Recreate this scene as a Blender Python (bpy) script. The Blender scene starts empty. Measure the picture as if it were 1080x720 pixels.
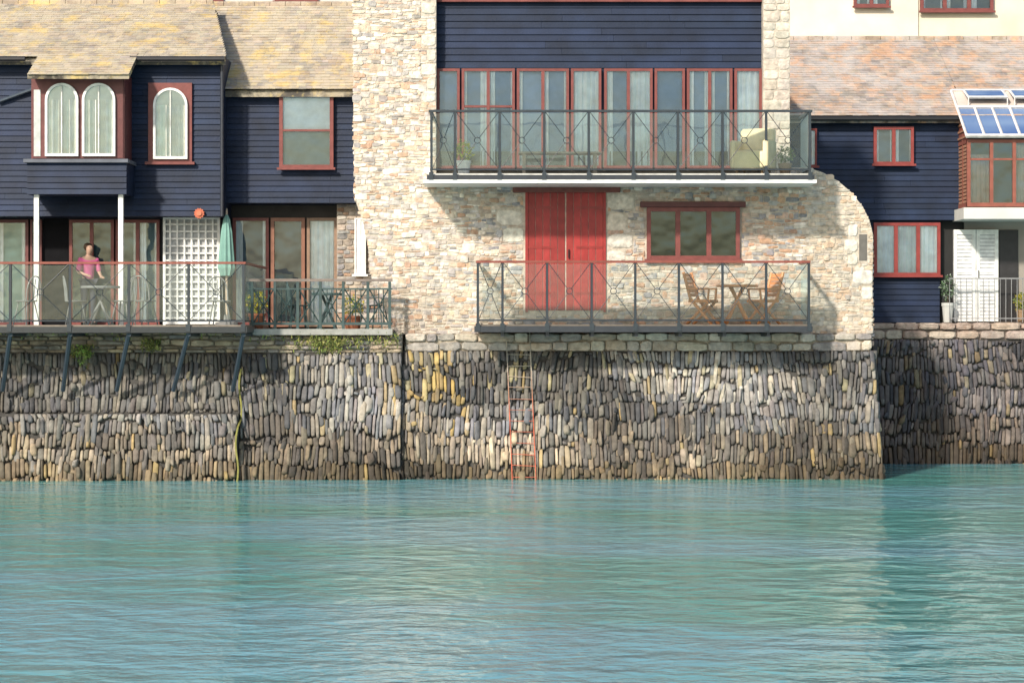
import bpy, math, random
from mathutils import Vector, noise
random.seed(7)
D=40.0; F=2320.0; H=2.76
def X(px,Y=0.0): return (px-540)*(D+Y)/F
def Z(py,Y=0.0): return H+(345-py)*(D+Y)/F
R=random.uniform
scn=bpy.context.scene
COL=scn.collection
ORG={}
# ------------------------------------------------------------ materials
def newmat(name):
    m=bpy.data.materials.new(name); m.use_nodes=True
    nt=m.node_tree; b=nt.nodes['Principled BSDF']; return m,nt,b
def attr_mat(name,rough=0.85,nscale=6,namt=0.35,bump=0.3,bscale=30,spec=0.3,stain=None,metal=0):
    m,nt,b=newmat(name); N=nt.nodes; L=nt.links
    a=N.new('ShaderNodeAttribute'); a.attribute_name='Col'
    geo=N.new('ShaderNodeNewGeometry')
    n=N.new('ShaderNodeTexNoise'); n.inputs['Scale'].default_value=nscale; n.inputs['Detail'].default_value=6
    L.new(geo.outputs['Position'],n.inputs['Vector'])
    mr=N.new('ShaderNodeMapRange'); mr.inputs[1].default_value=0.3; mr.inputs[2].default_value=0.7
    mr.inputs[3].default_value=1-namt; mr.inputs[4].default_value=1+namt
    L.new(n.outputs['Fac'],mr.inputs[0])
    mx=N.new('ShaderNodeVectorMath'); mx.operation='SCALE'
    L.new(a.outputs['Color'],mx.inputs[0]); L.new(mr.outputs[0],mx.inputs['Scale'])
    out=mx.outputs[0]
    if stain:
        for st in (stain if isinstance(stain,list) else [stain]):
            n2=N.new('ShaderNodeTexNoise'); n2.inputs['Scale'].default_value=st[1]; n2.inputs['Detail'].default_value=8
            n2.inputs['Roughness'].default_value=0.7
            L.new(geo.outputs['Position'],n2.inputs['Vector'])
            r=N.new('ShaderNodeMapRange'); r.inputs[1].default_value=st[2]; r.inputs[2].default_value=st[2]+0.12
            r.inputs[4].default_value=st[3]
            L.new(n2.outputs['Fac'],r.inputs[0])
            mm=N.new('ShaderNodeMix'); mm.data_type='RGBA'
            L.new(r.outputs[0],mm.inputs[0]); L.new(out,mm.inputs[6]); mm.inputs[7].default_value=(*st[0],1)
            out=mm.outputs[2]
    L.new(out,b.inputs['Base Color'])
    b.inputs['Roughness'].default_value=rough
    b.inputs['Specular IOR Level'].default_value=spec
    b.inputs['Metallic'].default_value=metal
    if bump:
        n3=N.new('ShaderNodeTexNoise'); n3.inputs['Scale'].default_value=bscale; n3.inputs['Detail'].default_value=5
        L.new(geo.outputs['Position'],n3.inputs['Vector'])
        bp=N.new('ShaderNodeBump'); bp.inputs['Strength'].default_value=bump; bp.inputs['Distance'].default_value=0.02
        L.new(n3.outputs['Fac'],bp.inputs['Height']); L.new(bp.outputs[0],b.inputs['Normal'])
    return m
M_stone=attr_mat('rubble_stone',0.9,10,0.3,0.7,24,0.3,stain=[((.68,.60,.50),2.0,.50,.28),((.66,.58,.49),14,.56,.35),((.42,.27,.18),6,.58,.4),((.38,.36,.36),1.3,.53,.4)])
M_quay=attr_mat('slate_quay',0.75,8,0.28,0.6,20,0.35,stain=[((.06,.055,.055),.6,.53,.65),((.32,.30,.28),5,.62,.4)])
M_slate=attr_mat('roof_slate',0.9,4,0.22,0.3,40,0.3,stain=[((0.52,0.45,.34),1.6,.46,.65),((0.68,0.50,0.18),1.9,0.52,0.65),((0.66,0.52,0.22),7,0.56,0.5)])
M_slate2=attr_mat('roof_slate_orange',0.9,4,0.22,0.3,40,0.3,stain=[((0.52,0.48,.46),1.3,.46,.65),((0.58,0.31,0.16),2.0,0.50,0.6),((0.64,0.40,0.2),8,0.58,0.5),((0.70,0.66,0.62),4,0.60,0.55)])
M_clad=attr_mat('black_boards',0.6,2.5,0.3,0.2,25,0.3)
M_wood=attr_mat('painted_wood',0.45,8,0.18,0.15,40,0.4)
M_render=attr_mat('painted_render',0.9,1.3,0.12,0.2,15,0.2)
M_metal=attr_mat('painted_metal',0.4,10,0.15,0,20,0.5)
M_cloth=attr_mat('cloth',0.9,6,0.12,0.2,60,0.1)
M_leaf=attr_mat('leaves',0.6,10,0.35,0,20,0.3)
M_skin=attr_mat('skin',0.6,10,0.05,0,20,0.3)
def glass_mat(name,tint,k,add,rough=0.02,gt=(0.85,0.93,1)):
    m,nt,b=newmat(name); N=nt.nodes; L=nt.links
    N.remove(b); o=N['Material Output']
    t=N.new('ShaderNodeBsdfTransparent'); t.inputs[0].default_value=(*tint,1)
    g=N.new('ShaderNodeBsdfGlossy'); g.inputs['Roughness'].default_value=rough
    g.inputs[0].default_value=(*gt,1)
    fr=N.new('ShaderNodeFresnel'); fr.inputs[0].default_value=1.5
    ad=N.new('ShaderNodeMath'); ad.operation='MULTIPLY_ADD'; ad.inputs[1].default_value=k; ad.inputs[2].default_value=add; ad.use_clamp=True
    L.new(fr.outputs[0],ad.inputs[0])
    tx=N.new('ShaderNodeNewGeometry'); n=N.new('ShaderNodeTexNoise'); n.inputs['Scale'].default_value=1.7
    L.new(tx.outputs['Position'],n.inputs['Vector'])
    bp=N.new('ShaderNodeBump'); bp.inputs['Strength'].default_value=0.3; bp.inputs['Distance'].default_value=0.05
    L.new(n.outputs['Fac'],bp.inputs['Height']); L.new(bp.outputs[0],g.inputs['Normal'])
    mx=N.new('ShaderNodeMixShader'); L.new(ad.outputs[0],mx.inputs[0]); L.new(t.outputs[0],mx.inputs[1]); L.new(g.outputs[0],mx.inputs[2])
    L.new(mx.outputs[0],o.inputs['Surface']); return m
M_glass=glass_mat('window_glass',(0.9,0.95,0.97),1,0.06,gt=(.7,.87,1))
M_bglass=glass_mat('balcony_glass',(0.92,0.97,0.96),1,0.06,rough=.2,gt=(.8,.95,1))
# ------------------------------------------------------------ mesh builder
class MB:
    def __init__(s): s.v=[];s.f=[];s.c=[]
    def face(s,idx,col): s.f.append(tuple(idx)); s.c.append(col)
    def poly(s,pts,col):
        n=len(s.v); s.v+= [tuple(p) for p in pts]; s.face(range(n,n+len(pts)),col)
    def box(s,x0,x1,y0,y1,z0,z1,col):
        if x0>x1:x0,x1=x1,x0
        if y0>y1:y0,y1=y1,y0
        if z0>z1:z0,z1=z1,z0
        n=len(s.v)
        s.v+=[(x0,y0,z0),(x1,y0,z0),(x1,y1,z0),(x0,y1,z0),(x0,y0,z1),(x1,y0,z1),(x1,y1,z1),(x0,y1,z1)]
        for q in ((0,3,2,1),(4,5,6,7),(0,1,5,4),(1,2,6,5),(2,3,7,6),(3,0,4,7)): s.face([n+i for i in q],col)
    def prism(s,poly,y0,y1,col):
        n=len(s.v);k=len(poly)
        s.v+=[(x,y0,z) for x,z in poly]+[(x,y1,z) for x,z in poly]
        s.face(range(n,n+k),col); s.face([n+k+i for i in reversed(range(k))],col)
        for i in range(k):
            j=(i+1)%k; s.face((n+i,n+k+i,n+k+j,n+j),col)
    def tube(s,p,q,r,col,n=6,r2=None):
        p=Vector(p);q=Vector(q);d=(q-p)
        if d.length<1e-6:return
        d.normalize(); u=d.orthogonal().normalized(); w=d.cross(u); r2=r if r2 is None else r2
        b=len(s.v)
        for k in range(n):
            a=2*math.pi*(k+0.5)/n; s.v.append(tuple(p+(u*math.cos(a)+w*math.sin(a))*r))
        for k in range(n):
            a=2*math.pi*(k+0.5)/n; s.v.append(tuple(q+(u*math.cos(a)+w*math.sin(a))*r2))
        for k in range(n):
            j=(k+1)%n; s.face((b+k,b+j,b+n+j,b+n+k),col)
        s.face([b+i for i in reversed(range(n))],col); s.face([b+n+i for i in range(n)],col)
    def ring(s,c,r,t,col,n=16,y=True):
        for k in range(n):
            a=2*math.pi*k/n; b=2*math.pi*(k+1)/n
            s.tube((c[0]+r*math.cos(a),c[1],c[2]+r*math.sin(a)),(c[0]+r*math.cos(b),c[1],c[2]+r*math.sin(b)),t,col,5)
    def lathe(s,c,prof,col,n=16):
        b=len(s.v)
        for r,z in prof:
            for k in range(n):
                a=2*math.pi*k/n; s.v.append((c[0]+r*math.cos(a),c[1]+r*math.sin(a),c[2]+z))
        for i in range(len(prof)-1):
            for k in range(n):
                j=(k+1)%n; s.face((b+i*n+k,b+i*n+j,b+(i+1)*n+j,b+(i+1)*n+k),col)
        s.face([b+i for i in reversed(range(n))],col); s.face([b+(len(prof)-1)*n+i for i in range(n)],col)
def make(name,mb,mat,parent=None,smooth=False,origin=None,bevel=0):
    vs=mb.v
    if origin is None:
        xs=[p[0] for p in vs];ys=[p[1] for p in vs];zs=[p[2] for p in vs]
        origin=((min(xs)+max(xs))/2,(min(ys)+max(ys))/2,min(zs))
    ox,oy,oz=origin
    me=bpy.data.meshes.new(name)
    me.from_pydata([(x-ox,y-oy,z-oz) for x,y,z in vs],[],mb.f)
    ca=me.color_attributes.new('Col','FLOAT_COLOR','CORNER')
    arr=[]
    for f,c in zip(mb.f,mb.c):
        arr+= [c[0],c[1],c[2],1.0]*len(f)
    ca.data.foreach_set('color',arr)
    me.materials.append(mat)
    if smooth: me.polygons.foreach_set('use_smooth',[True]*len(me.polygons))
    me.update()
    ob=bpy.data.objects.new(name,me); COL.objects.link(ob)
    ORG[ob.name]=Vector(origin)
    if parent is not None:
        ob.parent=parent; ob.location=Vector(origin)-ORG[parent.name]
    else: ob.location=origin
    if bevel:
        md=ob.modifiers.new('bevel','BEVEL'); md.width=bevel; md.segments=2; md.limit_method='ANGLE'
    return ob
def thing(name,label,cat,origin,group=None):
    e=bpy.data.objects.new(name,None); COL.objects.link(e); e.location=origin; e.empty_display_size=0.3
    ORG[e.name]=Vector(origin); e['label']=label; e['category']=cat
    if group:e['group']=group
    return e
def tag(o,label,cat,group=None):
    o['label']=label;o['category']=cat
    if group:o['group']=group
def copy_thing(src,loc,rot):
    n=src.copy(); COL.objects.link(n); n.location=loc; n.rotation_euler=(0,0,rot)
    def rec(s,d):
        for ch in list(s.children):
            c=ch.copy(); c.parent=d; COL.objects.link(c); rec(ch,c)
    rec(src,n); return n
# ------------------------------------------------------------ stones
def stone(mb,quad,surf,depth,col,rj=.1):
    pts=[]
    for i in range(4):
        p=quad[i]; q=quad[(i+1)%4]
        for t in (R(.08,.28),1-R(.08,.28)):
            pts.append((p[0]+(q[0]-p[0])*t,p[1]+(q[1]-p[1])*t))
    ca=sum(p[0] for p in pts)/8; cb=sum(p[1] for p in pts)/8
    n=len(mb.v)
    tx=R(-.3,.3)*depth; tz=R(-.25,.25)*depth
    wa=max(abs(p[0]-ca) for p in pts)+1e-5; wb=max(abs(p[1]-cb) for p in pts)+1e-5
    for sc,dd in ((1.0,-0.04),(0.97,depth*.5),(0.84,depth*.88),(0.4,depth)):
        for p in pts:
            pa=(p[0]-ca)*sc; pb_=(p[1]-cb)*sc
            k=0 if dd<0 else (tx*pa/wa+tz*pb_/wb+R(-rj,rj)*depth)
            mb.v.append(surf(ca+pa,cb+pb_,dd+k))
    for r in range(3):
        for k in range(8):
            j=(k+1)%8; mb.face((n+r*8+k,n+r*8+j,n+(r+1)*8+j,n+(r+1)*8+k),col)
    mb.face([n+24+i for i in range(8)],col)
def field(mb,surf,b0,b1,afun,rowh,stw,gap,wav,depth,colf,rects=(),skip=None,lean=0.0,keep=1.0,jit=.2,rj=.1):
    bs=[b0]
    while bs[-1]<b1-rowh[0]*0.6: bs.append(bs[-1]+R(*rowh))
    bs[-1]=b1
    ph=[R(0,100) for _ in bs]
    def bf(i,a):
        if i==0 or i==len(bs)-1: return bs[i]
        return bs[i]+wav*(noise.noise(Vector((a*0.9,ph[i],0)))+0.6*noise.noise(Vector((a*3.1,ph[i]+9,0))))
    for i in range(len(bs)-1):
        bm=(bs[i]+bs[i+1])/2
        a0,a1=afun(bm); a=a0
        while a<a1-0.02:
            w=R(stw[0],stw[1]) if R(0,1)<.6 else R(stw[0],(stw[0]+stw[1])/2); e=min(a+w,a1)
            if a1-e<stw[0]*0.5: e=a1
            segs=[(a,e)]
            for (ra0,ra1,rb0,rb1) in rects:
                if rb0<bm<rb1:
                    ns=[]
                    for s0,s1 in segs:
                        if s1<=ra0 or s0>=ra1: ns.append((s0,s1)); continue
                        if s0<ra0: ns.append((s0,ra0))
                        if s1>ra1: ns.append((ra1,s1))
                    segs=ns
            for s0,s1 in segs:
                if s1-s0<0.025: continue
                c=(s0+s1)/2
                if skip and skip(c,bm): continue
                if keep<1 and R(0,1)>keep: continue
                g=gap*R(0.5,1.6)/2
                l0=lean*(R(-.6,.6)+2.2*noise.noise(Vector((c*.7,bm*1.3,5))))
                j=lambda:R(-1,1)*wav*jit
                jt=R(-1,1)*wav*jit; jb=R(-1,1)*wav*jit
                lo=bs[0]; hi=bs[-1]
                q=[(s0+g-l0,bf(i,s0)+g+jb+j()*.2),(s1-g-l0,bf(i,s1)+g+jb+j()*.2),(s1-g+l0,bf(i+1,s1)-g+jt+j()*.2),(s0+g+l0,bf(i+1,s0)-g+jt+j()*.2)]
                q=[(max(a0,min(a1,u)),max(lo,min(hi,v))) for u,v in q]
                stone(mb,q,surf,depth*R(0.4,1.4),colf(c,bm),rj)
            a=e
def vary(c,a=0.15):
    k=1+R(-a,a); return (c[0]*k*(1+R(-.04,.04)),c[1]*k,c[2]*k*(1+R(-.04,.04)))
def mix(a,b,t): return tuple(u*(1-t)+v*t for u,v in zip(a,b))
PAL=[(.54,.46,.38)]*4+[(.46,.37,.30)]*4+[(.40,.39,.39)]*6+[(.46,.29,.20)]*5+[(.27,.27,.29)]*4+[(.64,.58,.51)]*3+[(.50,.45,.41)]*3+[(.54,.38,.29)]*4
def masonry_col(a,b):
    c=vary(random.choice(PAL),0.22)
    if a>X(850,.8): c=mix(c,(.66,.56,.42),.4)
    return c
PALB=[(.72,.61,.50)]*5+[(.64,.51,.39)]*4+[(.76,.68,.60)]*4+[(.52,.47,.44)]*4+[(.58,.38,.27)]*4+[(.40,.36,.34)]*2
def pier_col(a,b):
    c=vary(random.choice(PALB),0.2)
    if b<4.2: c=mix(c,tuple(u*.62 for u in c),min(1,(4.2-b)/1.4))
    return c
# ------------------------------------------------------------ world, light, camera
w=bpy.data.worlds.new('World'); scn.world=w; w.use_nodes=True
nt=w.node_tree; sky=nt.nodes.new('ShaderNodeTexSky'); sky.sky_type='NISHITA'; sky.sun_disc=False
EL=33; AZ=30
sky.sun_elevation=math.radians(EL); sky.sun_rotation=math.radians(180+AZ)
sky.air_density=1.3; sky.dust_density=2.0
nt.links.new(sky.outputs[0],nt.nodes['Background'].inputs[0]); nt.nodes['Background'].inputs[1].default_value=0.15
sl=bpy.data.lights.new('sun','SUN'); sl.energy=4.8; sl.angle=math.radians(3.5); sl.color=(1,0.92,0.79)
so=bpy.data.objects.new('sun',sl); COL.objects.link(so)
sd=Vector((-math.sin(math.radians(AZ))*math.cos(math.radians(EL)),-math.cos(math.radians(AZ))*math.cos(math.radians(EL)),math.sin(math.radians(EL))))
so.rotation_euler=sd.to_track_quat('Z','Y').to_euler(); so.location=(-20,-30,20)
cam=bpy.data.cameras.new('camera'); co=bpy.data.objects.new('camera',cam); COL.objects.link(co)
co.location=(0,-D,H); co.rotation_euler=(math.radians(90),0,0); cam.lens=36*F/1080; cam.sensor_width=36
cam.shift_y=-15/1080; cam.clip_end=2000; cam.clip_start=0.5
scn.camera=co
scn.view_settings.view_transform='Standard'; scn.view_settings.look='None'; scn.view_settings.exposure=0
# ------------------------------------------------------------ water and ground
mb=MB(); mb.poly([(-400,-500,0),(400,-500,0),(400,6,0),(-400,6,0)],(0.05,.2,.2))
m,nt,b=newmat('sea_water'); N=nt.nodes;L=nt.links
geo=N.new('ShaderNodeNewGeometry')
def wn(scale,det,sx,sy,rot):
    mp=N.new('ShaderNodeMapping'); mp.inputs['Scale'].default_value=(sx,sy,1); mp.inputs['Rotation'].default_value=(0,0,rot)
    L.new(geo.outputs['Position'],mp.inputs['Vector'])
    n=N.new('ShaderNodeTexNoise'); n.inputs['Scale'].default_value=scale; n.inputs['Detail'].default_value=det; n.inputs['Distortion'].default_value=0.3
    L.new(mp.outputs[0],n.inputs['Vector']); return n
n1=wn(1.7,2,0.8,1.0,0.12); n2=wn(7.0,3,0.8,1.0,-0.2); n3=wn(0.13,3,0.6,1.6,0.2)
mr=N.new('ShaderNodeMapRange'); mr.inputs[1].default_value=0.38; mr.inputs[2].default_value=0.62; mr.inputs[3].default_value=0.4; mr.inputs[4].default_value=1.0
L.new(n3.outputs['Fac'],mr.inputs[0])
mu=N.new('ShaderNodeMath'); mu.operation='MULTIPLY'; L.new(n2.outputs['Fac'],mu.inputs[0]); L.new(mr.outputs[0],mu.inputs[1])
mu2=N.new('ShaderNodeMath'); mu2.operation='MULTIPLY_ADD'; mu2.inputs[1].default_value=0.34; L.new(mu.outputs[0],mu2.inputs[0]); L.new(n1.outputs['Fac'],mu2.inputs[2])
bp=N.new('ShaderNodeBump'); bp.inputs['Strength'].default_value=1; bp.inputs['Distance'].default_value=0.082
L.new(mu2.outputs[0],bp.inputs['Height']); L.new(bp.outputs[0],b.inputs['Normal'])
b.inputs['Roughness'].default_value=0.12; b.inputs['IOR'].default_value=1.95
wc=N.new('ShaderNodeMix'); wc.data_type='RGBA'; wc.inputs[6].default_value=(0.10,.33,.30,1); wc.inputs[7].default_value=(0.16,.37,.43,1)  # second, bluer tone paints patches of sky reflection into the water colour
mrw=N.new('ShaderNodeMapRange'); mrw.inputs[1].default_value=0.42; mrw.inputs[2].default_value=0.58; L.new(n3.outputs['Fac'],mrw.inputs[0])
L.new(mrw.outputs[0],wc.inputs[0]); L.new(wc.outputs[2],b.inputs['Base Color'])
o=make('water',mb,m,origin=(0,0,0)); o['kind']='structure'
mb=MB(); g=2.6
mb.poly([(-400,0.9,g),(6.7,0.9,g),(6.7,5.0,g),(400,5.0,g),(400,700,g),(-400,700,g)],(.2,.19,.17))
o=make('ground',mb,M_render,origin=(0,0,0)); o['kind']='structure'
# ------------------------------------------------------------ quay walls
QP=[(.175,.165,.155)]*3+[(.225,.21,.19)]*4+[(.14,.14,.15)]*4+[(.27,.24,.20)]*3+[(.165,.15,.145)]*2+[(.10,.10,.105)]*2+[(.32,.295,.26)]
def quay_col(x,z):
    c=random.choice(QP)
    if z<0.9+0.35*noise.noise(Vector((x*0.8,z,3))): 
        c=tuple(u*v for u,v in zip(c,(1.0,0.90,0.76)))
        if z<0.25: c=tuple(u*v for u,v in zip(c,(0.65,0.6,0.5)))
    k=1.08+1.5*noise.noise(Vector((x*.42,z*.8+x*.25,11)))
    c=tuple(u*max(.5,k) for u in c)
    lx,lz=X(456,.4),Z(412,.4)
    dd=math.hypot((x-lx)/.75,(z-lz)/.5)
    if dd<1.5 and R(0,1)<0.55*(1.4-dd)+.08: c=mix(c,(.50,.34,.10),R(.2,.75))
    if R(0,1)<0.02: c=mix(c,(.42,.30,.12),.6)
    if z>1.5 and R(0,1)<0.08: c=mix(c,(.42,.36,.20),.6)
    return vary(c,0.12)
def shaded_quay_col(x,z): return tuple(u*.62 for u in quay_col(x,z))  # scaled down: the deck's shade is put into the upper tier's stone colour
MORT=(.055,.052,.048)
def quayfield(mb,surf,z0,z1,af,cf=quay_col):
    field(mb,surf,z0,z1,af,(0.22,0.36),(0.055,0.125),0.009,0.16,0.05,cf,lean=0.014,jit=.3,rj=.07)
    field(mb,surf,z0,z1,af,(0.24,0.40),(0.06,0.13),0.009,0.18,0.07,cf,lean=0.018,jit=.35,keep=.28,rj=.07)
    field(mb,surf,z0,z1,af,(0.16,0.28),(0.07,0.15),0.009,0.18,0.09,cf,lean=0.02,jit=.4,keep=.12,rj=.07)
zt=Z(370,.6)
def surfC(a,z,d):
    return (a, 0.6*z/zt-d*0.97, z+d*0.2)
qc=thing('quay_wall','battered quay wall of dark upright slate stones under the stone building','quay wall',(X(665),0.6,-0.5))
mb=MB()
P=[(X(405),-0.6),(X(931),-0.6),(X(921,.6),zt),(X(425,.6),zt)]
n=len(mb.v)
mb.v+=[(P[0][0],0.02-0.15,-0.6),(P[1][0],0.02-0.15,-0.6),(P[2][0],0.62,zt),(P[3][0],0.62,zt),(P[0][0],6,-0.6),(P[1][0],6,-0.6),(P[2][0],6,zt),(P[3][0],6,zt)]
for q in ((0,1,2,3),(1,5,6,2),(4,0,3,7),(3,2,6,7),(5,4,7,6)): mb.face([n+i for i in q],MORT)
make('core',mb,M_quay,qc)
mb=MB()
def aC(z):
    t=z/zt; return (X(407)+(X(427,.6)-X(407))*t, X(932)+(X(922,.6)-X(932))*t)
quayfield(mb,surfC,-0.25,zt,aC)
make('stone_facing',mb,M_quay,qc,True)
mb=MB()
def surfS(a,z,d): return (aC(z)[1]-.02+d*0.97, a+0.6*max(z,0)/zt, z+d*0.2)
quayfield(mb,surfS,-0.25,zt,lambda z:(0.05,4.6))
make('side_facing',mb,M_quay,qc,True)
mb=MB()
zb0,zb1=Z(371,.5),Z(351,.5)
mb.box(X(428,.6),X(919,.6),0.62,1.6,zb0+.01,zb1-.03,(.3,.26,.2))
def surfF(Yp):
    return lambda a,z,d:(a,Yp-d,z)
field(mb,surfF(0.60),zb0+0.01,zb1,lambda z:(X(427,.6),X(920,.6)),(0.13,0.2),(0.2,0.7),0.012,0.05,0.05,lambda a,b:vary(random.choice([(.44,.36,.28),(.48,.41,.34),(.33,.30,.27),(.52,.46,.38),(.24,.22,.21)]),.2))
make('coping',mb,M_stone,qc)
ql=thing('quay_wall','dark stepped quay wall of upright slate stones below timber terraces','quay wall',(X(150),0.3,-0.5))
zl=1.19; zu=Z(372,.45)
xl0=X(-260); xm=X(252); xr=X(424,.4)
mb=MB()
def blk(mb,x0,x1,y0b,y0t,z0,z1,yb,col):
    n=len(mb.v)
    mb.v+=[(x0,y0b,z0),(x1,y0b,z0),(x1,y0t,z1),(x0,y0t,z1),(x0,yb,z0),(x1,yb,z0),(x1,yb,z1),(x0,yb,z1)]
    for q in ((0,1,2,3),(1,5,6,2),(4,0,3,7),(3,2,6,7),(5,4,7,6)): mb.face([n+i for i in q],col)
blk(mb,xl0-40,xm,-0.42,-0.12,-.6,zl,1.5,MORT)
blk(mb,xl0-40,xm,0.12,0.42,zl,zu,1.5,MORT)
blk(mb,xm,xr,-0.22,0.42,-.6,zu,1.5,MORT)
blk(mb,xl0-40,xr,0.44,0.44,zu,2.66,1.5,(.2,.18,.15))
make('core',mb,M_quay,ql)
mb=MB()
quayfield(mb,lambda a,z,d:(a,-0.40+0.26*z/zl-d,z+d*.2),-0.25,zl,lambda z:(xl0,xm))
make('lower_facing',mb,M_quay,ql,True)
mb=MB()
quayfield(mb,lambda a,z,d:(a,0.12+0.3*(z-zl)/(zu-zl)-d,z+d*.2),zl,zu,lambda z:(xl0,xm),shaded_quay_col)
quayfield(mb,lambda a,z,d:(a,-0.18+0.6*z/zu-d,z+d*.2),-0.25,zu,lambda z:(xm,xr))
make('upper_facing',mb,M_quay,ql,True)
mb=MB()
field(mb,surfF(0.44),zu,2.66,lambda z:(xl0,xr),(0.06,0.12),(0.15,0.5),0.015,0.03,0.06,lambda a,b:vary(random.choice([(.34,.28,.21),(.26,.23,.2),(.2,.19,.18),(.38,.31,.22)]),.2))
make('coping',mb,M_quay,ql)
qr=thing('quay_wall','shaded slate quay wall set back beneath the boarded cottages','quay wall',(X(1040,4.6),4.7,-0.5))
zr=Z(358,4.8); xr0=X(915,4.6); xr1=X(1330,4.6)
mb=MB(); blk(mb,xr0,xr1+40,4.52,4.82,-.6,zr,6,MORT); blk(mb,xr0,xr1+40,4.84,4.84,zr,2.84,6,(.25,.2,.18))
make('core',mb,M_quay,qr)
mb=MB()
quayfield(mb,lambda a,z,d:(a,4.5+0.3*z/zr-d,z+d*.2),-0.25,zr,lambda z:(xr0,xr1),lambda x,z:tuple(u*v for u,v in zip(quay_col(x,z),(.60,.58,.64))))  # stones dimmed and cooled; this wall's shade is put into their colour
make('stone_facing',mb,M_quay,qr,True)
mb=MB()
field(mb,surfF(4.8),zr,2.86,lambda z:(xr0,xr1),(0.14,0.2),(0.3,0.9),0.02,0.02,0.07,lambda a,b:vary(random.choice([(.36,.27,.22),(.32,.25,.22),(.4,.33,.27)]),.15))
make('coping',mb,M_stone,qr)
# ------------------------------------------------------------ components
BRN=(.13,.04,.04); BRN2=(.19,.055,.05); WHT=(.8,.8,.78); CUR=(.80,.82,.82); DARK=(.015,.015,.018)
def curtain(mb,x0,x1,y,z0,z1,col):
    n=max(6,int((x1-x0)/0.03)); b=len(mb.v)
    for i in range(n+1):
        x=x0+(x1-x0)*i/n; yy=y+0.012*math.sin(i*1.9)+R(-.003,.003)
        mb.v+=[(x,yy,z0),(x,yy,z1)]
    for i in range(n): mb.face((b+2*i,b+2*i+2,b+2*i+3,b+2*i+1),vary(col,.04))
def window(par,px0,px1,py0,py1,Y,cols=2,bars=(),cur='none',fc=BRN,fw=0.06,dep=0.11,name='window',colw=None,label=None,room=DARK):
    x0,x1=X(px0,Y),X(px1,Y); z0,z1=Z(py1,Y),Z(py0,Y); y0=Y-dep
    f=MB()
    f.box(x0,x0+fw,y0,Y,z0,z1,fc); f.box(x1-fw,x1,y0,Y,z0,z1,fc)
    f.box(x0+fw,x1-fw,y0+.003,Y,z1-fw,z1,fc); f.box(x0+fw,x1-fw,y0+.003,Y,z0,z0+fw,fc)
    f.box(x0-.04,x1+.04,y0-.05,y0-.002,z0-.03,z0+.015,fc)
    xs=[x0+fw*.0+(x1-x0)*i/cols for i in range(cols+1)] if colw is None else [x0]+[x0+(x1-x0)*c for c in colw]+[x1]
    for xx in xs[1:-1]: f.box(xx-fw*.6,xx+fw*.6,y0+.006,Y,z0+fw,z1-fw,fc)
    for i in range(len(xs)-1):
        a=xs[i]+(fw if i==0 else fw*.6); c=xs[i+1]-(fw if i==len(xs)-2 else fw*.6)
        for t in bars:
            zz=z0+(z1-z0)*t; f.box(a,c,y0+.012,Y-.02,zz-.02,zz+.02,fc)
    w=make(name,f,M_wood,par)
    if label: w['label']=label
    p=MB()
    for i in range(len(xs)-1):
        t=R(-.006,.006); t2=R(-.006,.006)
        p.poly([(xs[i]+.01,y0+.03+t,z0+fw*.7),(xs[i+1]-.01,y0+.03-t,z0+fw*.7),(xs[i+1]-.01,y0+.03-t+t2,z1-fw*.7),(xs[i]+.01,y0+.03+t+t2,z1-fw*.7)],(1,1,1))
    make('glass_pane',p,M_glass,w)
    r=MB(); r.poly([(x0+fw*.5,Y-.012,z0+fw*.5),(x1-fw*.5,Y-.012,z0+fw*.5),(x1-fw*.5,Y-.012,z1-fw*.5),(x0+fw*.5,Y-.012,z1-fw*.5)],room)  # flat sheet just behind the glass; the room's dimness is in its colour
    make('painted_interior',r,M_cloth,w)
    if cur!='none':
        c=MB(); yy=Y-.035
        for i in range(len(xs)-1):
            a,e=xs[i],xs[i+1]; ww=e-a
            if cur=='full': curtain(c,a+.02,e-.02,yy,z0+.03,z1-.03,CUR)
            elif cur=='side':
                k=R(.2,.4); curtain(c,a+.02,a+ww*k,yy,z0+.03,z1-.03,CUR)
                if R(0,1)<.6: curtain(c,e-ww*R(.15,.3),e-.02,yy,z0+.03,z1-.03,CUR)
            elif cur=='mix':
                if R(0,1)<.8: curtain(c,a+.02,a+ww*R(.35,.95),yy,z0+.03,z1-.03,CUR)
            elif cur=='blind': c.box(a+.02,e-.02,yy,yy+.01,z0+(z1-z0)*.5,z1-.03,CUR)
        if c.v: make('curtain',c,M_cloth,w)
    return w
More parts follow.
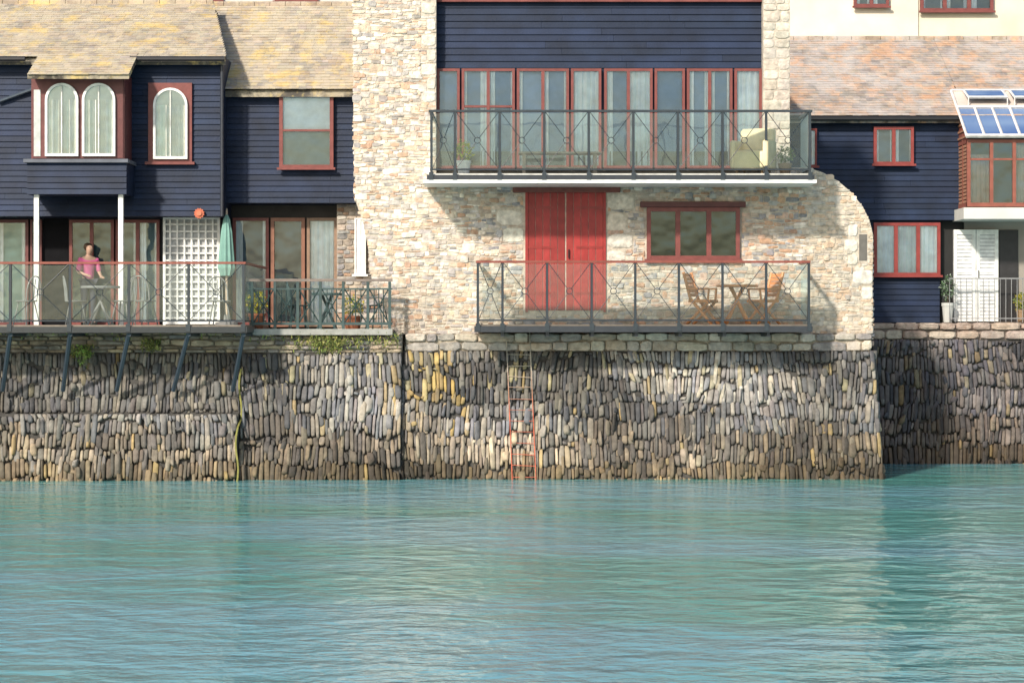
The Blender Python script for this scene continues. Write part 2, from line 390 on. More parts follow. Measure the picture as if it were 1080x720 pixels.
def arch_window(par,px0,px1,py0,py1,Y,dep=0.0):
    x0,x1=X(px0,Y),X(px1,Y); z0,z1=Z(py1,Y),Z(py0,Y); r=(x1-x0)/2; cx=(x0+x1)/2; zc=z1-r
    out=[(x0,z0),(x1,z0)]+[(cx+r*math.cos(a*math.pi/14),zc+r*math.sin(a*math.pi/14)) for a in range(15)]
    f=MB(); y0=Y-.06
    k=len(out)
    inn=[]
    for (x,z) in out:
        inn.append((cx+(x-cx)*(1-.045/r), z0+.05 if z<=z0+.001 else (zc+(z-zc)*(1-.045/r) if z>zc else z)))
    for i in range(k):
        j=(i+1)%k
        o1,o2,i2,i1=out[i],out[j],inn[j],inn[i]
        f.poly([(o1[0],y0,o1[1]),(o2[0],y0,o2[1]),(i2[0],y0,i2[1]),(i1[0],y0,i1[1])],WHT)
        f.poly([(o1[0],y0,o1[1]),(o1[0],Y,o1[1]),(o2[0],Y,o2[1]),(o2[0],y0,o2[1])],WHT)
        f.poly([(i1[0],y0,i1[1]),(i2[0],y0,i2[1]),(i2[0],Y,i2[1]),(i1[0],Y,i1[1])],WHT)
    f.box(cx-.012,cx+.012,y0+.01,Y-.02,z0+.05,z1-.05,(.66,.66,.62))
    w=make('window',f,M_wood,par); w['label']='white arched window with pale blinds'
    p=MB(); p.poly([(x,y0+.03,z) for x,z in inn],(1,1,1)); make('glass_pane',p,M_glass,w)
    p=MB(); p.poly([(x,Y-.012,z) for x,z in inn],(.80,.77,.66)); make('blind',p,M_cloth,w)
    p=MB(); curtain(p,x0+.06,cx-.05,Y-.022,z0+.05,zc,(.84,.82,.72)); curtain(p,cx+.09,x1-.06,Y-.022,z0+.05,zc,(.84,.82,.72)); make('curtain',p,M_cloth,w)
BL=(.011,.021,.052)
def clad(mb,x0,x1,y,z0,z1,bh=0.11,col=BL):
    z=z0
    while z<z1-.01:
        zz=min(z+bh,z1); xs=x0
        while xs<x1-.01:
            xe=min(xs+R(1.8,3.6),x1)
            if x1-xe<.5: xe=x1
            c=vary(col,.2)
            n=len(mb.v); dy=R(0,.005)
            mb.v+=[(xs+.002,y-.024-dy,z),(xe-.002,y-.024-dy,z),(xe-.002,y-.004,zz+.0),(xs+.002,y-.004,zz),(xs,y,z),(xe,y,z),(xe,y,zz),(xs,y,zz)]
            for q in ((0,1,2,3),(1,5,6,2),(4,0,3,7),(4,5,1,0)): mb.face([n+i for i in q],c)
            xs=xe
        z+=bh
def slates(mb,x0,x1,pos,L,pal,sh=.125,x1top=None):
    rows=int(L/sh); sh=L/rows
    for r in range(rows+1):
        s0=r*sh-.03
        s1=min(s0+sh*1.4,L+.02)
        if s1<=s0+.02: continue
        xe_=x1 if x1top is None else x1+(x1top-x1)*max(0,s0)/L
        x=x0-(0 if r%2 else .07)
        while x<xe_:
            w=R(.10,.20); a=max(x,x0); e=min(x+w,xe_)
            if e-a>.02:
                h0=.022+R(0,.005); c=vary(random.choice(pal),.11); n=len(mb.v); ss=s0+R(-.008,.008); k=R(-.004,.004)
                for (xx,ssx,hh) in ((a+.001,ss,h0),(e-.001,ss+k,h0),(e-.001,s1,.008),(a+.001,s1,.008),(a+.001,ss,h0-.010),(e-.001,ss+k,h0-.010)):
                    mb.v.append(pos(xx,ssx,hh))
                mb.face([n,n+1,n+2,n+3],c); mb.face([n+4,n+5,n+1,n],c); mb.face([n+4,n,n+3],c); mb.face([n+5,n+2,n+1],c)
            x+=w
def roof(name_par,x0,x1,ye,ze,yr,zr_,mat,pal,x1top=None):
    mb=MB()
    xt=x1 if x1top is None else x1top
    L=math.hypot(yr-ye,zr_-ze); dy=(yr-ye)/L; dz=(zr_-ze)/L
    ybk=yr+(yr-ye)
    A=[(ye+.04,ze-.03),(yr,zr_-.02),(ybk,ze-.03),(ybk,ze-.15),(yr,zr_-.15),(ye+.04,ze-.15)]
    k=len(A); XR=[x1,xt,x1,x1,xt,x1]
    mb.v+=[(x0+.01,y,z) for y,z in A]+[(XR[i]-.01,A[i][0],A[i][1]) for i in range(k)]
    dk=(.10,.09,.08)
    mb.face([0,1,4,5],dk);mb.face([1,2,3,4],dk);mb.face([6,11,10,7],dk);mb.face([7,10,9,8],dk)
    for i in range(k):
        j=(i+1)%k; mb.face((i,k+i,k+j,j),dk)
    slates(mb,x0,x1,lambda x,s,h:(x,ye+dy*s-dz*h,ze+dz*s+dy*h),L,pal,x1top=x1top)
    x=x0
    while x<xt:
        e=min(x+.32,xt); c=vary((.34,.27,.21),.15)
        mb.tube((x+.005,yr,zr_+.01),(e-.005,yr,zr_+.01),.075,c,8); x+=.32
    return make('roof',mb,mat,name_par)
RP=[(.42,.36,.29),(.38,.33,.28),(.44,.38,.30),(.46,.40,.31),(.34,.30,.26),(.42,.34,.26)]
RP2=[(.40,.34,.30),(.36,.31,.28),(.44,.36,.30),(.33,.29,.27),(.44,.33,.26)]
# ------------------------------------------------------------ stone warehouse (central)
YT=0.8; TP=-14
T=thing('stone_building','tall rubble stone waterside building with black boarded upper storey','building',(X(640,YT),3,2.3))
mb=MB(); MC=(.50,.44,.37)
q=lambda pts,Y:[(X(a,Y),Z(b,Y)) for a,b in pts]
SH=[(852,177),(868,182),(884,191),(898,203),(910,218),(917,232),(921,248)]
mb.prism(q([(415,352),(404,320),(392,295),(388,260),(383,235),(376,215),(373,150),(372,TP),(460,TP),(460,191),(805,191),(805,TP),(833,TP),(833,177)]+SH+[(919,352)],YT),YT,YT+.28,MC)
mb.box(X(420,YT),X(919,YT),YT+.285,6,2.4,Z(250,YT),MC)
mb.box(X(377,YT),X(833,YT),YT+.32,1.8,Z(213,YT),Z(TP,YT),MC)
mb.box(X(395,YT),X(833,YT),YT+.32,1.8,Z(252,YT),Z(213,YT)-.002,MC)
mb.box(X(377,YT),X(832,YT),1.802,9,Z(213,YT),Z(52,YT),MC)  # unseen rear wing, shaped low to lessen its shadow on the cottage roof
make('wall_core',mb,M_stone,T)
roof(T,X(373,YT),X(834,YT),1.81,Z(52,YT)+.05,5.4,Z(22,YT),M_slate,RP)
LE=[(-90,372),(150,373),(215,376),(235,383),(260,388),(295,392),(320,404),(352,416)]
def leftpx(py):
    for (a,b),(c,d) in zip(LE[:-1],LE[1:]):
        if a<=py<=c: return b+(d-b)*(py-a)/(c-a)
    return 416
def rightpx(py):
    if py<=SH[0][1]: return SH[0][0]
    for (a,b),(c,d) in zip(SH[:-1],SH[1:]):
        if b<=py<=d: return a+(c-a)*(py-b)/(d-b)
    return 921
def py_of(z): return 345-(z-H)*F/(D+YT)
quo=[(523,552,221,238,1),(530,553,240,256,1),(640,670,204,222,1),(640,662,224,244,1),(640,668,246,262,1),(640,660,264,276,1),
     (894,905,236,250,1),(890,905,252,266,1),(894,905,268,280,1),(899,921,284,300,1),(908,921,302,316,1)]
yy=TP+2;k=0
while yy<110:
    quo.append((444 if k%2 else 450,460,yy,yy+13,0)); yy+=R(14,18);k+=1
slot=(X(905.5,YT),X(915,YT),Z(276,YT),Z(246,YT))
rects=[(X(552,YT),X(641,YT),Z(330,YT),Z(195,YT)),(X(541,YT),X(654,YT),Z(204,YT),Z(194,YT)),(X(680,YT),X(782,YT),Z(275,YT),Z(212,YT)),slot]
qrect=[(X(a,YT),X(b,YT),Z(d,YT),Z(c,YT)) for a,b,c,d,_ in quo]
mb=MB(); S=surfF(YT)
af=lambda z:(X(leftpx(py_of(z))+R(-2,2),YT),X(rightpx(py_of(z)),YT))
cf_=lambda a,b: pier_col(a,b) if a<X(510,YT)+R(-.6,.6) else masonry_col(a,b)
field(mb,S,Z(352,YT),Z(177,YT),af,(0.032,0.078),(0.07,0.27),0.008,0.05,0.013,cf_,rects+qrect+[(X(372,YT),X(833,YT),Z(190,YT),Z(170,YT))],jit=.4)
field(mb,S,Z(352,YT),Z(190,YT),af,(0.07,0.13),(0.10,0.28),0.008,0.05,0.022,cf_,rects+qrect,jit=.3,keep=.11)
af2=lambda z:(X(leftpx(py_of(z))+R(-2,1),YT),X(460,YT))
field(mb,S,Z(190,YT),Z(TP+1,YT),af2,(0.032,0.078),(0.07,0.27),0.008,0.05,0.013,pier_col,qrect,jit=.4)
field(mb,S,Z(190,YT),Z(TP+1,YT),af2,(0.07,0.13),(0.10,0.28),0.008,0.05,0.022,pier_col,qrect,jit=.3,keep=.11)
for a,b,c,d,_ in quo:
    x0,x1,z0,z1=X(a,YT),X(b,YT),Z(d,YT),Z(c,YT)
    stone(mb,[(x0+.01,z0+.01),(x1-.01,z0+.01),(x1-.01,z1-.01),(x0+.01,z1-.01)],S,.020,vary((.64,.59,.52),.08))
field(mb,S,Z(190,YT),Z(TP+1,YT),lambda z:(X(805,YT),X(833,YT)),(0.12,0.22),(0.16,0.34),0.010,0.01,0.018,lambda a,b:vary((.56,.50,.43),.15))
make('stone_wall',mb,M_stone,T)
mb=MB(); mb.box(slot[0]+.01,slot[1]-.01,YT-.006,YT-.002,slot[2]+.02,slot[3]-.02,(.13,.12,.11)); make('painted_slit',mb,M_wood,T)  # flat dark panel on the wall face; the recess's shade is its colour
mb=MB()
xL=X(374,YT)
field(mb,lambda a,z,d:(xL-d,a,z),Z(213,YT),Z(TP,YT),lambda z:(YT+.02,1.79),(0.07,0.14),(0.12,0.4),0.016,0.035,0.025,pier_col)
field(mb,lambda a,z,d:(xL-d,a,z),Z(213,YT),Z(54,YT),lambda z:(1.8,7),(0.07,0.14),(0.12,0.4),0.016,0.035,0.025,pier_col)
xR=X(921,YT)
field(mb,lambda a,z,d:(xR+d,a,z),2.4,Z(252,YT),lambda z:(YT+.02,5.8),(0.07,0.14),(0.12,0.4),0.016,0.035,0.025,masonry_col)
make('side_wall',mb,M_stone,T)
YR=1.1
mb=MB()
clad(mb,X(460,YR),X(805,YR),YR-.0,Z(72,YR),Z(3,YR),.125)
mb.box(X(460,YR),X(805,YR),YR,YR+.018,Z(191,YR),Z(TP,YR),BL)
mb.box(X(461,YR),X(804,YR),YR-.03,YR,Z(191,YR),Z(160,YR),(.2,.18,.15))
make('boarded_wall',mb,M_clad,T)
mb=MB(); mb.box(X(461,YR),X(804,YR),YR-.12,YR,Z(3,YR),Z(-4,YR),BRN2); clad(mb,X(461,YR),X(804,YR),YR-.001,Z(-4,YR)+.01,Z(TP,YR),.125)
make('fascia',mb,M_clad,T)
for (a,b,cc,cu) in ((461,485,1,'none'),(487,543,2,'side'),(545,600,2,'side'),(602,634,1,'full'),(637,688,2,'mix'),(690,722,1,'none'),(724,772,2,'side'),(774,803,1,'full')):
    window(T,a,b,73,178,YR,cc,(.62,) if cc==2 and a in(487,) else (),cu,BRN2,.05,.1,'glazed_door',room=(.26,.34,.46))  # bluish backing colour stands in for sky reflected in these panes
x0,x1,z0,z1=X(554,YT),X(639,YT),Z(329,YT),Z(199,YT)
mb=MB(); RED=(.32,.032,.03)
xc=(x0+x1)/2
for s in (0,1):
    a0=x0+.05 if s==0 else xc+.008; a1=xc-.008 if s==0 else x1-.05
    for i in range(5):
        p0=a0+(a1-a0)*i/5; p1=a0+(a1-a0)*(i+1)/5
        mb.box(p0+.004,p1-.004,YT-.015,YT+.03,z0+.03,z1-.05,vary(RED,.18))
dr=make('door',mb,M_wood,T,bevel=.004); dr['label']='red plank double loading door'
mb=MB(); mb.box(x0,x0+.05,YT-.03,YT+.02,z0,z1,RED); mb.box(x1-.05,x1,YT-.03,YT+.02,z0,z1,RED); mb.box(x0+.05,x1-.05,YT-.028,YT+.02,z1-.05,z1,RED)
make('frame',mb,M_wood,dr)
for zz in (z0+.35,z0+1.2,z1-.35):
    for s in (0,1):
        mb=MB()
        a0=x0+.055 if s==0 else xc+.2; a1=xc-.2 if s==0 else x1-.055
        mb.box(a0,a1,YT-.023,YT-.0155,zz-.022,zz+.022,(.26,.025,.022))
        make('hinge',mb,M_metal,dr)
mb=MB(); mb.tube((xc+.06,YT-.045,z0+1.0),(xc+.06,YT-.045,z0+1.16),.012,DARK); mb.box(xc+.05,xc+.07,YT-.045,YT-.014,z0+1.0,z0+1.02,DARK); mb.box(xc+.05,xc+.07,YT-.045,YT-.014,z0+1.14,z0+1.16,DARK)
make('handle',mb,M_metal,dr)
mb=MB(); mb.box(X(541,YT),X(654,YT),YT-.08,YT+.05,Z(203.5,YT)+.004,Z(195,YT),(.16,.05,.04)); make('lintel',mb,M_wood,T,bevel=.008)
window(T,682,780,219,274,YT,3,(),'none',BRN2,.075,.07,room=(.05,.08,.07))
mb=MB(); mb.box(X(675,YT),X(786,YT),YT-.11,YT+.05,Z(219,YT)+.004,Z(213,YT),(.11,.035,.035)); make('lintel',mb,M_wood,T,bevel=.008)
# ------------------------------------------------------------ balcony builder
def balcony(parent,x0,x1,yf,yb,zd,ztop,pxs,railcol,floorcol,edge,brace=True,pcol=(.025,.035,.045),sides=True,thick=.12,nm='balcony'):
    fl=MB(); fl.box(x0,x1,yf,yb,zd-thick,zd,floorcol)
    bo=make(nm,fl,M_wood,parent)
    e=MB(); e.box(x0-.03,x1+.03,yf-.04,yf-.002,zd-thick-.02,zd-.03,edge)
    if sides:
        e.box(x0-.03,x0-.002,yf-.002,yb-.1,zd-thick-.02,zd-.03,edge); e.box(x1+.002,x1+.03,yf-.002,yb-.1,zd-thick-.02,zd-.03,edge)
    make('edge_beam',e,M_metal,bo)
    r=MB(); yc=yf+.05
    r.box(x0,x1,yc-.035,yc+.035,ztop-.04,ztop,railcol)
    r.box(x0+.02,x1-.02,yc-.015,yc+.015,zd+.06,zd+.09,pcol)
    if sides:
        for xx in (x0,x1-.07):
            r.box(xx,xx+.07,yc+.035,yb-.1,ztop-.038,ztop-.002,railcol); r.box(xx+.02,xx+.05,yc+.02,yb-.1,zd+.06,zd+.09,pcol)
    make('handrail',r,M_wood,bo)
    pos=[X(p,yc) for p in pxs]
    for xx in pos:
        p=MB(); p.box(xx-.022,xx+.022,yc-.025,yc+.025,zd-.1,ztop-.042,pcol); p.box(xx-.04,xx+.04,yf-.055,yf-.041,zd-.12,zd+.02,pcol)
        make('post',p,M_metal,bo)
    for a,b in zip(pos[:-1],pos[1:]):
        g=MB(); g.poly([(a+.03,yc,zd+.1),(b-.03,yc,zd+.1),(b-.03,yc,ztop-.06),(a+.03,yc,ztop-.06)],(1,1,1)); make('glass_panel',g,M_bglass,bo)
        if brace:
            k=MB(); cx=(a+b)/2; cz=(zd+.09+ztop-.04)/2; yk=yc-.018
            rr=.055
            for sx,sz in ((a+.02,zd+.09),(b-.02,zd+.09),(a+.02,ztop-.04),(b-.02,ztop-.04)):
                v=Vector((sx-cx,0,sz-cz)); v.normalize()
                k.tube((sx,yk,sz),(cx+v.x*rr,yk,cz+v.z*rr),.0065,pcol,5)
            k.ring((cx,yk,cz),rr,.0075,pcol,14)
            make('cross_brace',k,M_metal,bo)
    if sides:
        for xx in (x0+.035,x1-.035):
            g=MB(); g.poly([(xx,yc+.04,zd+.1),(xx,yb-.12,zd+.1),(xx,yb-.12,ztop-.06),(xx,yc+.04,ztop-.06)],(1,1,1)); make('glass_panel',g,M_bglass,bo)
    return bo
YF=-0.4
zdu=Z(183,YF)
balcony(T,X(452,YF),X(857,YF),YF,YR,zdu,Z(117,YF)+.02,[455,480,527,574,621,668,715,762,808,854],(.03,.04,.05),(.55,.55,.52),(.03,.035,.045),thick=.09)
mb=MB(); mb.box(X(446,YF),X(861,YF),YF-.05,YT-.06,zdu-.175,zdu-.115,(.78,.78,.76)); make('balcony_soffit',mb,M_wood,T)
balcony(T,X(502,YF),X(855,YF),YF,YT,Z(342,YF),Z(276,YF)+.02,[504,530,577,624,670,716,762,808,853],(.22,.06,.045),(.14,.12,.1),(.03,.035,.045))
for p in (530,577,624,670,716,762,808):
    mb=MB()
    mb.box(X(p)-.03,X(p)+.03,YF+.05,YT-.1,Z(342,YF)-.22,Z(342,YF)-.125,(.03,.035,.045))
    make('balcony_joist',mb,M_metal,T)
# ------------------------------------------------------------ left house A
YA=2.2; GA=3.0; zd=2.80
A=thing('boarded_house','black boarded house with arched oriel window and lichened slate roof','house',(X(80,YA),4,2.6))
mb=MB(); zbot=Z(228,YA)
xa0=X(-330,YA); xa1=X(235,YA)
clad(mb,xa0,xa1,YA,zbot,Z(58,YA))
mb.box(xa0,xa1,YA,7,zbot,Z(58,YA),BL)
mb.box(xa0,xa1,GA,7,2.6,zbot-.004,(.03,.03,.035))
make('boarded_wall',mb,M_clad,A)
zeA=Z(60,1.95); zrA=Z(4,4.9); xat=X(225,4.9)
roof(A,xa0,X(238,1.95),1.95,zeA,4.9,zrA,M_slate,RP,x1top=xat)
mb=MB(); mb.v+=[(xa1,2.3,zeA-.1),(xat-.03,4.9,zrA-.1),(xa1,7.4,zeA-.1)]; mb.face([0,1,2],BL); make('gable',mb,M_clad,A)
sl_=(zrA-zeA)/(4.9-1.95); ya=1.0
zf=lambda y: zeA+sl_*(y-1.95)+.015
mb=MB(); x0,x1,y0,y1=X(29,ya),X(136,ya),ya,2.06
L_=math.hypot(y1-y0,zf(y1)-zf(y0)); dy=(y1-y0)/L_; dz=(zf(y1)-zf(y0))/L_
blk_=[(x0,y0,zf(y0)-.08),(x1,y0,zf(y0)-.08),(x1,y1,zf(y1)-.08),(x0,y1,zf(y1)-.08),(x0,y0,zf(y0)),(x1,y0,zf(y0)),(x1,y1,zf(y1)),(x0,y1,zf(y1))]
mb.v+=blk_
for q_ in ((0,3,2,1),(4,5,6,7),(0,1,5,4),(1,2,6,5),(2,3,7,6),(3,0,4,7)): mb.face(q_,(.07,.06,.05))
slates(mb,x0,x1,lambda x,s,h:(x,y0+dy*s-dz*h,zf(y0)+dz*s+dy*h),L_,RP)
make('oriel_roof',mb,M_slate,A)
YO=1.35
mb=MB()
ox0,ox1=X(33,YO),X(131,YO)
mb.box(ox0,ox1,YO,YA-.03,Z(168,YO),zf(YO)-.1,BRN)
mb.box(ox0+.02,ox1-.02,YO-.02,YO-.002,Z(168,YO)+.02,Z(84,YO),BRN)
make('oriel',mb,M_wood,A)
mb=MB(); clad(mb,X(29,YO),X(134,YO),YO-.04,Z(205,YO),Z(172,YO)); mb.box(X(29,YO),X(134,YO),YO-.04,YA-.03,Z(205,YO),Z(172,YO),BL)
mb.box(X(26,YO),X(136,YO),YO-.12,YA-.03,Z(172,YO)+.002,Z(168,YO)-.003,(.12,.13,.16))
make('oriel_apron',mb,M_clad,A)
arch_window(A,48,83,88,165,YO-.02); arch_window(A,87,122,88,165,YO-.02)
mb=MB(); mb.box(X(36,YO),X(43,YO),YO-.03,YO-.021,Z(165,YO),Z(95,YO),(.5,.52,.5)); make('shutter',mb,M_wood,A)
for p in (38,127):
    m_=MB(); m_.box(X(p,YO)-.045,X(p,YO)+.045,YO+.02,YO+.11,zd,Z(205,YO)-.002,WHT); make('white_post',m_,M_wood,A)
mb=MB(); mb.box(X(157,YA),X(203,YA),YA-.08,YA-.03,Z(171,YA),Z(88,YA),BRN2); mb.box(X(154,YA),X(206,YA),YA-.13,YA-.03,Z(174,YA),Z(171,YA)-.003,BRN2); make('window_surround',mb,M_wood,A)
arch_window(A,162,198,93,168,YA-.08)
mb=MB(); mb.tube((X(137,1.85),1.86,zeA-.05),(X(237,1.85),1.86,zeA-.05),.05,(.02,.02,.025),8); make('gutter',mb,M_metal,A)
mb=MB(); mb.tube((xa0,1.86,zeA-.05),(X(27,1.9),1.86,zeA-.05),.05,(.02,.02,.025),8); make('gutter',mb,M_metal,A)
mb=MB(); mb.tube((X(31,1.9),YA-.08,Z(95,YA)),(X(-5,1.9),YA-.08,Z(108,YA)),.035,(.05,.07,.1),8); make('drainpipe',mb,M_metal,A)
mb=MB(); mb.tube((X(234,2.1),2.1,Z(228,2.1)),(X(234,2.1),2.1,zeA-.1),.035,(.03,.035,.05),8); make('drainpipe',mb,M_metal,A)
gb=343
window(A,-40,31,232,gb,GA,2,(),'side',BRN,.06,.1,'glazed_door',room=(.25,.42,.4))
window(A,33,45,232,gb,GA,1,(),'full',BRN,.04,.1,'glazed_door')
mb=MB(); mb.box(X(46,GA),X(72,GA),GA-.02,GA-.002,Z(gb,GA),Z(230,GA),(.01,.01,.012)); make('doorway',mb,M_cloth,A)  # flat dark panel on the wall; darkness of the open doorway is painted
window(A,74,121,232,gb,GA,2,(),'none',BRN2,.06,.1,'glazed_door',room=(.10,.15,.16))
window(A,123,169,232,gb,GA,2,(),'side',BRN2,.06,.1,'glazed_door',room=(.12,.18,.19))
# ------------------------------------------------------------ house B
YB=2.8; GB=3.5
B=thing('boarded_house','black boarded house with single sash window and yellow-lichened roof','house',(X(300,YB),5,2.6))
mb=MB(); zbb=Z(214,YB); xb0=X(236,YB); xb1=X(376,YB)
clad(mb,xb0,xb1,YB,zbb,Z(92,YB)); mb.box(xb0+.01,xb1,YB,7.5,zbb,Z(92,YB),BL)
mb.box(xb0+.01,X(402,YB),GB,7.5,2.6,zbb-.004,(.04,.035,.035))
make('boarded_wall',mb,M_clad,B)
roof(B,X(220,5.7),X(374,2.6),2.55,Z(94,2.55),5.7,Z(6,5.7),M_slate,RP)
window(B,295,352,98,178,YB-.03,1,(.5,),'blind',BRN2,.07,.1,room=(.32,.36,.34))
window(B,246,284,230,gb,GB,1,(),'side',BRN2,.06,.1,'glazed_door',room=(.12,.16,.2))
window(B,286,322,230,gb,GB,1,(),'none',(.26,.12,.08),.07,.1,'glazed_door',room=(.15,.17,.19))
window(B,324,356,230,gb,GB,1,(),'full',(.26,.17,.12),.06,.1,'glazed_door')
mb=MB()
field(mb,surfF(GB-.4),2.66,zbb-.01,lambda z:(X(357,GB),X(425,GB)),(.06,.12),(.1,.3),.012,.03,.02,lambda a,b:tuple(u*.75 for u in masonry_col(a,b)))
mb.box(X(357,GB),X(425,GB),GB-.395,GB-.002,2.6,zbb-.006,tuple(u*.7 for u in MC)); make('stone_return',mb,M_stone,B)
window(B,374,386,230,290,GB-.45,1,(),'full',WHT,.03,.05)
# ------------------------------------------------------------ terraces
YD=-.75
TA=thing('terrace','raised timber terrace with glass balustrade on raking struts','terrace',(X(110),1.3,2.6))
balcony(TA,X(-330),X(259,YD),YD,GA-.11,zd,Z(276,YD)+.0,[-180,-115,-52,11,74,136,199,257],(.24,.07,.05),(.2,.17,.14),(.025,.03,.035),nm='deck')
for p,qq in ((11,0),(74,64),(136,121),(199,181),(257,244)):
    m_=MB(); 
    zw=Z(412,-.1)
    m_.tube((X(p,YD),YD+.02,zd-.13),(X(qq,-.2),.0,zw),.042,(.035,.05,.07),6)
    m_.tube((X(p,YD),YD+.02,zd-.17),(X(p,YD),.5,zd-.17),.04,(.035,.05,.07),6)
    make('strut',m_,M_metal,TA)
TB=thing('terrace','small terrace with dark green crossed timber railing','terrace',(X(335,.3),1.5,2.6))
TL=(.045,.075,.075)
mb=MB(); tx0,tx1=X(263,.3),X(414,.3); mb.box(tx0,tx1,.28,GB-.5,2.67,2.72,(.28,.25,.22)); mb.box(X(263,.3),tx1,.25,.279,2.62,2.73,(.3,.3,.28)); make('deck',mb,M_wood,TB)
zt2=Z(294,.3); zb2=2.80
mb=MB(); mb.box(tx0,tx1,.27,.34,zt2-.05,zt2,(.2,.16,.14)); mb.box(tx0,tx1,.285,.325,zb2,zb2+.05,TL); mb.box(tx0,tx1,.286,.324,zt2-.2,zt2-.17,TL)
make('rail',mb,M_wood,TB)
pz=[266,290,314,338,362,388,411]
for p in pz:
    m_=MB(); m_.box(X(p,.3)-.025,X(p,.3)+.025,.275,.335,2.73,zt2-.052,TL); make('post',m_,M_wood,TB)
for a,b_ in zip(pz[:-1],pz[1:]):
    m_=MB(); xa,xb=X(a,.3)+.03,X(b_,.3)-.03
    m_.tube((xa,.30,zb2+.05),(xb,.30,zt2-.2),.012,TL,4); m_.tube((xb,.312,zb2+.05),(xa,.312,zt2-.2),.012,TL,4)
    for f_ in (.25,.5,.75):
        xm_=xa+(xb-xa)*f_; m_.tube((xm_,.29,zb2+.05),(xm_,.29,zt2-.2),.009,TL,4)
    make('cross_brace',m_,M_wood,TB)
# ------------------------------------------------------------ right house C
YC=5.2
C=thing('boarded_house','black boarded cottage with red-framed windows and orange-lichened slate roof','house',(X(930,YC),7,2.86))
mb=MB(); xc0,xc1=X(828,YC),X(1018,YC)
clad(mb,xc0,xc1,YC,Z(232,YC),Z(121,YC),.115); mb.box(xc0,xc1,YC,9,Z(232,YC),Z(121,YC),BL)
mb.box(xc0,xc1,YC+.25,9,2.6,Z(232,YC)-.003,(.03,.03,.035)); clad(mb,X(918,YC),X(992,YC),YC+.1,2.86,Z(293,YC),.115)
mb.box(X(918,YC),X(992,YC),YC+.1,YC+.24,2.86,Z(232,YC)-.004,BL)
make('boarded_wall',mb,M_clad,C)
roof(C,X(826,YC),X(1020,5),4.95,Z(122,4.95),8.6,Z(42,8.6),M_slate2,RP2)
mb=MB(); mb.tube((xc0,4.93,Z(125,4.9)),(xc1,4.93,Z(125,4.9)),.05,DARK,8); make('gutter',mb,M_metal,C)
window(C,921,963,134,174,YC-.03,2,(),'side',(.24,.045,.04),.06,.09,room=(.25,.28,.3))
window(C,853,861,136,176,YC-.03,1,(),'full',(.24,.045,.04),.04,.09)
window(C,921,991,235,291,YC+.1,3,(),'full',(.26,.045,.04),.065,.09)
DD=thing('house','cottage with projecting red-framed glazed conservatory over a white door','house',(X(1060,YC),7,2.86))
mb=MB(); xd0,xd1=X(1019,YC),X(1300,YC)
mb.box(xd0,xd1,YC+.2,9,2.6,Z(122,YC),(.30,.27,.24)); mb.box(X(993,YC),xd0-.002,YC+.22,YC+.5,2.86,Z(234,YC),(.03,.03,.03))
make('wall',mb,M_render,DD)
roof(DD,X(1020,5)+.004,xd1,4.95,Z(122,4.95),8.6,Z(42,8.6),M_slate2,RP2)
YQ=4.3
RF=(.26,.085,.06)
cz0,cz1=Z(218,YQ),Z(147,YQ)
cx0,cx1=X(1020,YQ),X(1190,YQ)
mb=MB()
mb.box(cx0-.08,cx1,YQ-.06,YC+.19,Z(231,YQ),cz0-.02,(.6,.6,.57)); make('conservatory_floor',mb,M_render,DD)
mb=MB()
mb.box(cx0,cx1,YQ,YQ+.07,cz0,cz0+.08,RF); mb.box(cx0,cx1,YQ,YQ+.07,cz1-.07,cz1,RF)
mb.box(cx0,cx1,YQ+.012,YQ+.05,cz1-.42,cz1-.38,RF)
p=1020
while p<1195:
    mb.box(X(p,YQ),X(p,YQ)+.07,YQ-.004,YQ+.074,cz0,cz1+.002,RF); p+=24
for yy_ in (YQ+.45,YC+.1):
    mb.box(cx0+.002,cx0+.07,yy_,yy_+.07,cz0,cz1+.15,RF)
mb.box(cx0+.003,cx0+.06,YQ+.075,YC+.19,cz0,cz0+.08,RF); mb.box(cx0+.003,cx0+.06,YQ+.075,YC+.19,cz1-.07,cz1,RF)
cf=make('conservatory',mb,M_wood,DD); 
mb=MB(); zz=cz0+.09
while zz<cz1-.08:
    mb.box(cx0+.01,cx0+.03,YQ+.08,YC+.18,zz,zz+.05,(.42,.22,.14)); zz+=.075
make('slatted_side',mb,M_wood,cf)
mb=MB(); mb.box(cx0+.07,cx1,YQ+.03,YQ+.035,cz0+.08,cz1-.07,(1,1,1)); make('glass_pane',mb,M_glass,cf)
mb=MB(); curtain(mb,cx0+.1,cx0+.5,YQ+.12,cz0+.08,cz1-.3,(.6,.4,.32)); curtain(mb,cx0+1.0,cx0+1.4,YQ+.12,cz0+.08,cz1-.1,(.6,.45,.35)); make('curtain',mb,M_cloth,cf)
rz0=cz1+.03; ry0=YQ-.12; ry1=YC+.55; rz1=Z(97,ry1)
xl,xr_=cx0-.03,cx1
def rp(x,t,h=0): 
    return (x,ry0+(ry1-ry0)*t,rz0+(rz1-rz0)*t+h)
GW=(.74,.69,.66)
mb=MB(); mb.poly([(cx0+.01,ry0+.1,rz0-.02),(cx0+.01,ry1,rz0-.02),(cx0+.01,ry1,rz1-.03)],RF)
for i in range(8):
    t=(i+.5)/8; mb.box(cx0-.012,cx0+.008,ry0+(ry1-ry0)*t+.06,ry1,rz0+(rz1-rz0)*t-.05,rz0+(rz1-rz0)*t-.012,(.42,.22,.14))
make('slatted_cheek',mb,M_wood,cf)
mb=MB()
xs=xl
while xs<xr_:
    mb.tube(rp(xs,0,.03),rp(xs,.62,.03),.028,GW,4); xs+=.36
for t in (0,.62): mb.tube(rp(xl-.02,t,.03),rp(xr_,t,.03),.04,GW,4)
